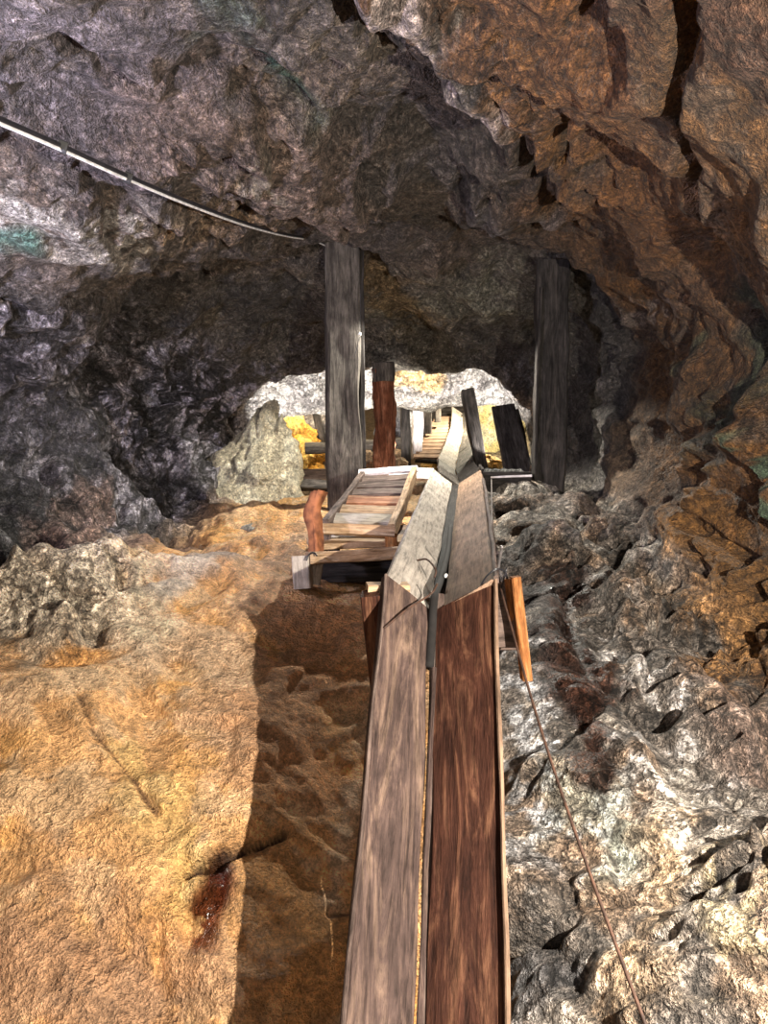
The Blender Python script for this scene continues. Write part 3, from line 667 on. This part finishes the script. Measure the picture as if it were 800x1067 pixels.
#==OBJECTS==
# ------------------------------------------------------------------ the wooden chute
OPEN = .16; DROP = .10; BW = .185; BT = .028
def centre(px, py, camdepth):
    v = (533.5-py)/F; u = (px-400)/F; cp, sp = math.cos(PITCH), math.sin(PITCH)
    return Vector((u*camdepth, camdepth*(cp+v*sp), camdepth*(-sp+v*cp)+CAMZ))
K0 = centre(443.5, 1067, 1.47)      # centre of the mouth line between the outer edges
K1 = centre(458, 602, 2.26)
K2 = centre(476, 489, 5.05)
lowdir = (K1-K0).normalized(); updir = (K2-K1).normalized()
X = Vector((1, 0, 0))
def trough_side(s, A, B, d, w_, mat, root, name, gap=.012, jit=.003, ext0=0, ext1=0, label=None, lift=0.0, cut0=0, cut1=0, drop=DROP, opn=OPEN):
    """one board of a V: s=-1 left, +1 right; its outer upper edge runs A->B offset by the opening"""
    side = (X-X.dot(d)*d).normalized(); nrm = side.cross(d).normalized()   # up out of the valley
    if nrm.z < 0: nrm = -nrm
    a_, b_ = nrm.z, d.z                       # the valley hangs straight below the mouth, so both ends are mitred
    outer = side*s*opn; inner = side*s*gap-nrm*drop*a_
    c = (outer+inner)/2-d*drop*b_/2; wd = (outer-inner).normalized()
    bn = d.cross(wd); bn = bn if bn.dot(nrm) > 0 else -bn
    yl = bn.cross(d); sg = 1 if yl.dot(wd) > 0 else -1
    p0 = A+c-d*ext0-bn*BT/2; p1 = B+c+d*ext1-bn*BT/2
    return beam(name, p0, p1, (outer-inner).length, BT, mat, root, up=bn, jit=jit, label=label, cut0=cut0+sg*drop*b_/2, cut1=cut1+sg*drop*b_/2)
t = empty('wooden_chute', (K0.x, K0.y, K0.z), 'long steep V-shaped plank chute in the middle foreground, weathered mauve and red-brown boards', 'chute')
trough_side(-1, K0, K1, lowdir, BW, W_LEFT, t, 'side_board', gap=.02, ext0=.75, jit=.004, label='weathered mauve-brown left board')
trough_side(1, K0, K1, lowdir, BW, W_RIGHT, t, 'side_board', gap=-.002, ext0=.75, jit=.004, label='rough red-brown right board')
side = (X-X.dot(lowdir)*lowdir).normalized(); nrm = side.cross(lowdir).normalized(); nrm = nrm if nrm.z > 0 else -nrm
# narrow battens lying in the valley and a thin pale strip
beam('valley_batten', K0-lowdir*.75-nrm*.085+side*.003, K1-nrm*.085+side*.003, .036, .016, W_MID, t, up=nrm)
beam('valley_batten', K0-lowdir*.75-nrm*.066-side*.016, K1-lowdir*.28-nrm*.066-side*.004, .012, .010, W_LEFT, t, up=nrm)
beam('edge_strip', K0-lowdir*.75+side*(OPEN+.006)+nrm*.0, K1+side*(OPEN+.006)+nrm*.0,   .012, .03, W_TAN, t, up=nrm, jit=.004, label='pale worn outer edge strip')
beam('edge_strip', K0-lowdir*.75-side*(OPEN+.008)-nrm*.012, K1-side*(OPEN+.006)-nrm*.012, .010, .03, W_MID, t, up=nrm, jit=.003)
t = empty('upper_wooden_chute', (K1.x, K1.y, K1.z), 'pale dusty V-shaped plank chute lying nearly level, ending in two pointed board tips', 'chute')
trough_side(-1, K1, K2, updir, BW, W_PALE, t, 'side_board', gap=.030, ext0=.0, jit=.002, label='pale grey left board')
trough_side(1, K1, K2, updir, BW, W_TAN, t, 'side_board', gap=.010, ext0=.0, jit=.002, label='tan dusty right board')
side2 = (X-X.dot(updir)*updir).normalized(); nrm2 = side2.cross(updir).normalized(); nrm2 = nrm2 if nrm2.z > 0 else -nrm2
beam('bottom_board', K1-nrm2*(DROP+.03), K2-nrm2*(DROP+.02), .10, .02, W_BLACK, t, up=nrm2)
beam('edge_strip', K1+side2*(OPEN+.012)-nrm2*.0, K1.lerp(K2, .8)+side2*(OPEN+.012), .016, .028, W_MID, t, up=nrm2, jit=.003)
# hose in the valley
hp = [K1.lerp(K2, .45)-nrm2*.092, K1.lerp(K2, .28)-nrm2*.095+side2*.004, K1.lerp(K2, .1)-nrm2*.078-side2*.006, K1-lowdir*.02-nrm*.075-side*.012,
      K1-lowdir*.14-nrm*.076-side*.016, K1-lowdir*.27-nrm*.078-side*.019]
tag(tube('rubber_hose', hp, .011, M_HOSE, ends=1.3), 'dark rubber hose lying in the valley of the pale upper chute', 'hose')
# bent rod across the left board, with twisted end, and a nail above it
q0 = U(398, 690, 2.02)-Vector((0, .0, 0)); a0 = K1.lerp(K0, .175)-side*.155+nrm*.012; a1 = K1.lerp(K0, .02)-side*.025-nrm*.055
tag(tube('tie_wire', [a0-nrm*.01, a0+(a1-a0)*.5+nrm*.006, a1, a1+side*.02+nrm*.03+lowdir*.02], .0035, M_ROD), 'short rusty wire slanting across the left board of the steep chute', 'wire')
b0 = K1.lerp(K2, .14)-side2*.095-nrm2*.045; 
tag(tube('bent_nail', [b0, b0+Vector((.03, -.06, .012)), b0+Vector((.055, -.14, -.01)), b0+Vector((.05, -.16, -.035))], .0035, M_ROD), 'thin dark bent nail sticking from the left board of the pale chute', 'nail')
c0 = K1.lerp(K2, .09)-nrm2*.062+side2*.012
r = bpy.data.objects
def ball(name, c, rad, mat, label=None, cat=None, parent=None):
    t_ = np.linspace(1e-3, math.pi-1e-3, 12)[:, None]; a_ = np.linspace(0, 2*math.pi, 16, endpoint=False)[None]
    V = np.stack([np.sin(t_)*np.cos(a_), np.sin(t_)*np.sin(a_), np.cos(t_)*1.2+0*a_], -1)*rad
    o = link(name, grid_mesh(name, V, True, True, True), mat, parent, Matrix.Translation(Vector(c)))
    return tag(o, label, cat)
ball('pebble', c0, .007, M_BULB, 'tiny white pebble in the valley of the pale upper chute', 'pebble')

# supporting trestle under the kink of the chute
g0 = K1+Vector((0, -.02, -.19))
t = empty('chute_trestle', (K1.x, K1.y, K1.z-.75), 'orange and brown timber trestle holding up the chute where it bends', 'trestle')
beam('leg', U(386, 618, 2.22), U(404, 760, 2.30)+Vector((0, 0, -.12)), .055, .07, W_RIGHT, t, up=(0, 1, 0), label='narrow brown left leg')
beam('cross_bar', U(382, 612, 2.26)+Vector((0, 0, -.01)), U(425, 606, 2.28)+Vector((0, 0, -.03)), .06, .05, W_SLAT, t)
beam('back_panel', U(393, 655, 2.31), U(450, 655, 2.31), .20, .02, W_MID, t, up=(0, 1, 0))
beam('side_panel', U(505, 640, 2.27), U(541, 640, 2.25), .205, .022, W_MID, t, up=(0, -1, .1), label='grey-brown stub of board beside the chute')
beam('batten', U(536, 601, 2.19), U(548, 708, 2.17), .030, .045, W_ORANGE, t, up=(0, -1, 0), label='bright orange-brown batten')
beam('batten', U(529, 603, 2.26), U(536, 672, 2.25), .020, .03, W_ORANGE, t, up=(0, -1, 0))
beam('cross_bar', U(450, 668, 2.4), U(540, 668, 2.4), .05, .05, W_MID, t)

# long rod / cable running down the right of the chute
ra, rb = U(519, 600, 2.33), U(672, 1067, 1.13)
pts = [U(512, 500, 4.0), U(513, 550, 3.0)]+[ra.lerp(rb, q)+Vector((-.012, 0, -.02))*math.sin(q*math.pi) for q in (0, .2, .4, .6, .8, 1, 1.25)]
tag(tube('steel_rod', pts, .0034, M_ROD, nu=10), 'long thin rusty steel rod slanting down over the pale rock right of the chute', 'rod')
o = tube('spike', [U(519, 592, 2.35), U(521, 580, 2.33), U(523, 569, 2.31)], .0045, M_NAIL); tag(o, 'short upright grey spike standing right of the chute bend', 'spike')
e0 = K1+side2*(OPEN+.015)+Vector((0, .03, .0))
loop = [e0+Vector((-.05, .0, -.03)), e0+Vector((-.03, -.02, .01)), e0+Vector((.0, -.02, .03)), e0+Vector((.03, .0, .015)), e0+Vector((.035, .02, -.02)), e0+Vector((.015, .01, -.05)), e0+Vector((.03, -.01, .03))]
tag(tube('tie_wire', loop, .0028, M_CABLE), 'small black wire knot on the right edge of the chute bend', 'wire')

# ------------------------------------------------------------------ posts
def zfloor(x, y):
    m = (np.abs(GD[:, :, 0]-x) < .12) & (np.abs(GD[:, :, 1]-y) < .12) & (GD[:, :, 2] < CAMZ-.02+(.6 if y > 9 else 0))
    return float(GD[:, :, 2][m].mean()) if m.any() else CAMZ-.5
def zroof(x, y):
    m = (np.abs(GD[:, :, 0]-x) < .12) & (np.abs(GD[:, :, 1]-y) < .12) & (GD[:, :, 2] > CAMZ+.25)
    return float(GD[:, :, 2][m].mean()) if m.any() else CAMZ+1.4
t = empty('square_post', U(358, 522, 5.4), 'tall square dark grey timber post standing left of the chute, reaching the roof', 'post')
b0 = U(358, 524, 5.4); b1 = U(355.5, 262, 5.4)
beam('post_shaft', b0+Vector((0, 0, -.06)), b1+Vector((0, 0, .08)), .235, .2, W_POST, t, up=(0.12, -1, 0), jit=.008, rnd=.012)
beam('slab', b0+Vector((.135, .03, -.05)), b1+Vector((.135, .03, .03)), .035, .16, W_BLACK, t, up=(0.12, -1, 0), jit=.006)
tag(beam('timber_wedge', b1+Vector((.02, -.02, .05)), b1+Vector((.42, .05, .07)), .16, .06, W_BLACK, jit=.01), 'blackened timber wedge jammed under the roof at the top of the square post', 'wedge')
t = empty('square_post', U(571, 520, 5.15), 'dark square timber post standing at the right beside the ochre rock wall', 'post')
beam('post_shaft', U(571, 524, 5.15)+Vector((0, 0, -.08)), U(577, 292, 5.15)+Vector((0, 0, .12)), .215, .17, W_BLACK, t, up=(-.1, -1, 0), jit=.008, rnd=.012)
beam('slab', U(557, 519, 5.06), U(564, 300, 5.06), .02, .05, W_BLACK, t, up=(-.1, -1, 0), jit=.004)
t = empty('round_post', U(400, 492, 7.2), 'round red-brown log prop with peeling bark, behind the square post', 'post')
log('log', U(400.5, 496, 7.2), U(399, 384, 7.2), .105, .10, M_ROCK if False else W_LOG, t, jit=.022)
log('log_cap', U(399.5, 398, 7.19), U(399, 378, 7.19), .108, .11, W_POST, t, jit=.008)

# hanging wire with a small bulb on the square post, and the roof cable
h0 = U(374, 258, 5.25)
pts = [h0, U(374.5, 290, 5.22), U(375.5, 320, 5.24), U(374.5, 345, 5.24)]
t = empty('hanging_bulb', U(374.5, 346, 5.24), 'tiny white bulb hanging on a thin wire along the square post', 'bulb')
tube('flex', pts, .0015, M_CABLE, t, nu=6); ball('bulb', U(374.8, 348, 5.24), .011, M_BULB, None, None, t)
tube('flex', [U(374.5, 350, 5.24), U(372, 362, 5.26), U(369, 372, 5.28)], .002, M_CABLE, t, nu=6)

t = empty('roof_cable', U(100, 175, 2.9), 'black and white cable strung under the roof at the upper left', 'cable')
cp_ = [U(-60, 97, 1.95), U(0, 124, 2.15), U(64, 152, 2.4), U(134, 184, 2.75), U(200, 212, 3.2), U(260, 234, 3.9), U(300, 245, 4.6), U(325, 249, 5.1), U(342, 256, 5.4)]
tube('black_sheath', cp_, .009, M_CABLE, t, nu=10, label='black conductor')
tube('white_sheath', [p+Vector((.0, -.006, -.0135 if k < 6 else -.010)) for k, p in enumerate(cp_)], .0052, M_CABLEW, t, nu=10, label='white conductor')
for (qx, qy, qY) in ((66, 153.5, 2.41), (134, 184.5, 2.75)):
    p = U(qx, qy, qY); beam('cable_clip', p+Vector((-.012, -.01, .002)), p+Vector((.012, 0, -.006)), .034, .034, M_CLIP, t, seg=4)

# ------------------------------------------------------------------ slatted frame on the timber platform left of the chute
t = empty('timber_platform', U(370, 600, 3.35), 'low rough timber platform left of the chute, carrying the slatted frame', 'platform')
F0 = U(321, 583, 3.22); F1 = U(436, 576, 3.42)
beam('front_beam', F0, F1, .055, .075, W_SLAT, t, up=(0, -1, .15), jit=.005, label='sandy front beam')
bpy.context.view_layer.update()
for k in range(3): beam('deck_board', U(322, 577, 3.32+.0)+Vector((0, .10+k*.225, .03)), U(436, 572, 3.48)+Vector((0, .10+k*.225, .03)), .21, .028, (W_SLAT, W_MID, W_TAN)[k], t)
beam('foot_block', U(314, 579, 3.24), U(316, 613, 3.22), .075, .10, W_PALE, t, up=(0, -1, 0), label='pale square end block')
beam('void_board', U(331, 594, 3.5), U(432, 592, 3.55), .12, .02, W_BLACK, t, up=(0, -1, 0))  # added black board standing in for the dark void under the platform
beam('skirt_board', U(331, 585, 3.32), U(327, 609, 3.30), .06, .03, W_PALE, t, up=(0, -1, 0))
beam('back_bearer', U(330, 560, 4.1), U(440, 556, 4.1), .10, .08, W_MID, t)
beam('foot_block', U(345, 560, 4.12), U(345, 580, 4.12)+Vector((0, 0, -.08)), .09, .09, W_BLACK, t, up=(0, -1, 0))
beam('foot_block', U(420, 575, 3.46), U(420, 612, 3.46)+Vector((0, 0, -.05)), .07, .08, W_BLACK, t, up=(0, -1, 0))

t = empty('slatted_rack', U(372, 553, 3.7), 'slatted wooden rack like a short wide ladder, lying tilted on the low platform', 'rack')
A0 = U(338, 549, 3.45); A1 = U(378, 496, 4.95)     # left rail, near to far
B0 = U(408, 553, 3.45); B1 = U(431, 492, 4.95)     # right rail
beam('side_rail', A0, A1, .035, .07, W_MID, t, label='grey brown left rail')
beam('side_rail', B0+Vector((0, 0, -.01)), B1, .035, .085, W_SLAT, t, label='sandy right rail')
mats = [W_SLAT, W_PALE, W_SLAT, W_RED, W_MID, W_MID, W_MID]
for k, f in enumerate([.0, .13, .26, .42, .58, .74, .89]):
    a = A0.lerp(A1, f); b = B0.lerp(B1, f)
    if k == 0: beam('front_bar', a+Vector((-.015, -.01, -.005)), b+Vector((.015, -.01, -.005)), .05, .06, W_SLAT, t, up=(0, -1, .25), jit=.003)
    else: beam('slat', a, b, .10 if k != 3 else .11, .018, mats[k], t, up=(0, -.35, 1), jit=.003)
beam('end_board', A1+Vector((-.03, .05, .02)), B1+Vector((.03, .05, .02)), .14, .022, W_WHITE, t, up=(0, -.2, 1), label='bright bleached end board')
beam('leg', B0+Vector((.0, .0, -.02)), U(408, 575, 3.42), .055, .05, W_ORANGE, t, up=(0, -1, 0), label='orange-brown front leg')
beam('leg', A0+Vector((.005, .02, -.02)), U(338, 571, 3.47), .05, .04, W_MID, t, up=(0, -1, 0))
beam('brace', U(350, 558, 3.6), U(336, 574, 3.55), .03, .06, W_PALE, t, up=(0, -1, .2))
beam('support_block', U(356, 556, 4.2), U(357, 569, 4.2), .10, .08, W_PALE, t, up=(0, -1, 0))
beam('support_block', U(378, 553, 4.2), U(378, 566, 4.2), .12, .08, W_PALE, t, up=(0, -1, 0))
tag(log('rusty_bracket', U(327, 577, 3.28), U(333, 512, 3.36), .030, .034, M_RUST, None, jit=.035, nu=18, fl=.6), 'upright rust-crusted iron bracket at the left end of the low platform', 'bracket')
t = empty('tie_wire', U(320, 577, 3.2), 'small black wire loop at the foot of the rusty bracket', 'wire')
tube('wire_loop', [U(319, 584, 3.16), U(322, 578, 3.17), U(327, 576, 3.19), U(330, 579, 3.17)], .004, M_CABLE, t, nu=6)

# ------------------------------------------------------------------ walkway planks and dark box between the posts
tag(beam('walkway_plank', U(405, 493, 5.6), U(452, 495, 5.6), .16, .03, W_WHITE, None, up=(0, -.5, 1)), 'bright bleached plank between the slatted frame and the chute end', 'plank')
t = empty('timber_box', U(530, 505, 5.0), 'black timber box with a pale front edge, wedged beside the right post', 'box')
beam('front_panel', U(503, 507, 4.95), U(553, 507, 4.95), .20, .02, W_BLACK, t, up=(0, -1, 0))
beam('top_board', U(502, 493.5, 5.25), U(552, 494, 5.25), .42, .02, W_BLACK, t, up=(0, 0, 1))
beam('edge_strip', U(511, 497.5, 4.94), U(554, 496.5, 4.94), .012, .016, W_WHITE, t, label='pale edge strip')
beam('side_panel', U(503, 506, 4.96), U(500, 499, 5.5), .02, .22, W_BLACK, t)
for k, wd in enumerate(['leftmost', 'second from left', 'middle one', 'second from right', 'rightmost']):
    c = U(509+k*8, 491.5, 5.15+.05*(k % 3))
    rock('rock_fragment', tuple(c), (.035+.012*(k % 2), .03, .022), wd+' of the five dark rock fragments lying on the black box', 'rock', (.05, .048, .045), (.09, .085, .08), 30+k, 1, n=(14, 18), group='rock fragments on the black box')

# ------------------------------------------------------------------ beyond the opening: stairs, far chute, props
t = empty('far_wooden_chute', U(478, 492, 5.6), 'narrow dusty V-shaped chute curving up beyond the opening, right of the slatted ramp', 'chute')
pa = [U(481, 492, 5.5), U(474, 478, 7.2), U(478, 462, 8.8), U(483, 442, 10.2), U(482, 424, 11.4)]
for k in range(len(pa)-1):
    A_, B_ = pa[k], pa[k+1]; d_ = (B_-A_).normalized()
    o_ = .16
    for sgn, mt in ((-1, W_PALE if k else W_POST), (1, W_POST if k else W_BLACK)):
        trough_side(sgn, A_, B_, d_, .18, mt, t, 'side_board', gap=.0, opn=o_, drop=.11, ext1=.03)
t = empty('slatted_ramp', U(446, 478, 9.2), 'steep cleated plank ramp climbing away beyond the opening, left of the far chute', 'ramp')
R0 = U(447, 480, 8.7); R1 = U(467, 436, 11.3)
beam('ramp_board', R0+Vector((0, 0, -.02)), R1+Vector((0, 0, -.02)), .34, .03, W_BLACK, t, up=(0, -.4, 1))
for k in range(13):
    c = R0.lerp(R1, (k+.3)/13.); wv = .19
    beam('cleat', c+Vector((-wv, 0, .03)), c+Vector((wv, 0, .03)), .085, .03, W_TAN, t, up=(0, -.5, 1), seg=6)
beam('side_rail', R0+Vector((.2, 0, .03)), R1+Vector((.2, 0, .03)), .03, .06, W_POST, t)
t = empty('slatted_ramp', U(470, 430, 11.6), 'black upper flight of cleated planks filling the dark above the lit ramp, under the rock arch', 'ramp')
S0 = U(467, 440, 11.5); S1 = U(478, 408, 12.7)
beam('ramp_board', S0, S1, .62, .03, W_BLACK, t, up=(0, -.4, 1))  # widened and blackened to stand in for the dark above the ramp
for k in range(7):
    c = S0.lerp(S1, (k+.3)/7.); beam('cleat', c+Vector((-.24, 0, .03)), c+Vector((.24, 0, .03)), .06, .03, W_BLACK, t, up=(0, -.5, 1), seg=6)
def post(kind, x0, y0, x1, y1, Y, w_, mat, label, t_=None, dY=0.0):
    o = beam(kind, U(x0, y0, Y), U(x1, y1, Y+dY), w_, t_ or w_*.8, mat, None, up=(0, -1, 0), jit=.008, rnd=.01)
    return tag(o, label, 'post')
post('timber_prop', 434, 478, 435.5, 410, 9.0, .125, W_WHITE, 'white-painted timber prop standing beyond the opening, left of the ramp')
post('timber_prop', 423, 492, 423, 408, 8.5, .11, W_BLACK, 'black timber prop between the round red log and the white prop')
post('timber_prop', 445.5, 452, 446, 408, 9.8, .10, W_POST, 'dark grey timber prop just right of the white prop')
post('timber_prop', 456, 440, 456, 408, 10.3, .08, W_POST, 'thin dark timber prop above the head of the lit ramp')
post('timber_prop', 502, 496, 486, 408, 7.4, .13, W_BLACK, 'black timber prop leaning left, between the far chute and the yellow rock', dY=.5)
post('leaning_plank', 541, 497, 524, 424, 7.0, .25, W_POST, 'broad grey plank leaning against the rock right of the yellow rock', .07, dY=.35)
post('leaning_plank', 552, 497, 536, 428, 7.15, .09, W_BLACK, 'narrow black plank leaning behind the broad grey plank', .06, dY=.35)
tag(log('fallen_log', U(318, 467, 9.0), U(420, 463, 9.0), .07, .075, W_POST, jit=.01), 'grey log lying level behind the square post, above the orange rubble', 'log')
tag(beam('sleeper_plank', U(306, 494, 7.3), U(440, 494, 7.3), .10, .10, W_MID, up=(0, -1, 0)), 'dark horizontal sleeper running behind the square post at its foot', 'plank')
tag(beam('sleeper_plank', U(312, 505, 6.6), U(350, 507, 6.6), .08, .14, W_POST, up=(0, -1, .3)), 'dark sleeper lying in front of the other sleeper, beside the pale mound', 'plank')
post('leaning_plank', 337, 463, 329, 428, 9.7, .10, W_BLACK, 'black stake leaning against the grey rock seen left of the square post', .06)
rock('rock_outcrop', tuple(U(334, 445, 10.3)), (.32, .35, .45), 'grey rock behind the leaning stake left of the square post', 'rock', (.35, .3, .28), (.5, .45, .42), 41, 1.0, jag=.2)
rock('rock_outcrop', tuple(U(413, 452, 9.9)), (.28, .3, .40), 'dim grey boulder between the round red log and the black prop', 'rock', (.25, .25, .28), (.4, .4, .45), 43, 1.0, jag=.16)
rock('rock_outcrop', tuple(U(478, 484, 9.4)), (.5, .4, .20), 'orange rubble at the foot of the far chute', 'rock', (.7, .4, .12), (.8, .6, .3), 47, 1.0, jag=.2)
for k, (x_, y_, Y_, r_, lb) in enumerate([(385, 483, 8.3, .08, 'brown rubble stone touching the left foot of the round red log, nearer one'), (414, 484, 8.2, .10, 'brown rubble stone just right of the round red log foot, nearer one'),
        (380, 478, 8.6, .11, 'larger brown rubble stone behind, between the square post and round log'), (412, 474, 8.8, .10, 'brown rubble stone behind, between the round log and the black prop')]):
    rock('rubble_stone', tuple(U(x_, y_, Y_)), (r_*1.3, r_, r_*.7), lb, 'rock', (.45, .3, .18), (.6, .42, .25), 60+k, 1, n=(24, 32), jag=.2, group='rubble stones beyond the sleeper')
rock('flat_stone', tuple(U(283, 551, 4.9)), (.22, .16, .055), 'pale flat slab of stone lying at the foot of the pale mound', 'rock', (.55, .5, .42), (.66, .6, .52), 77, 1, n=(50, 70), jag=.1)
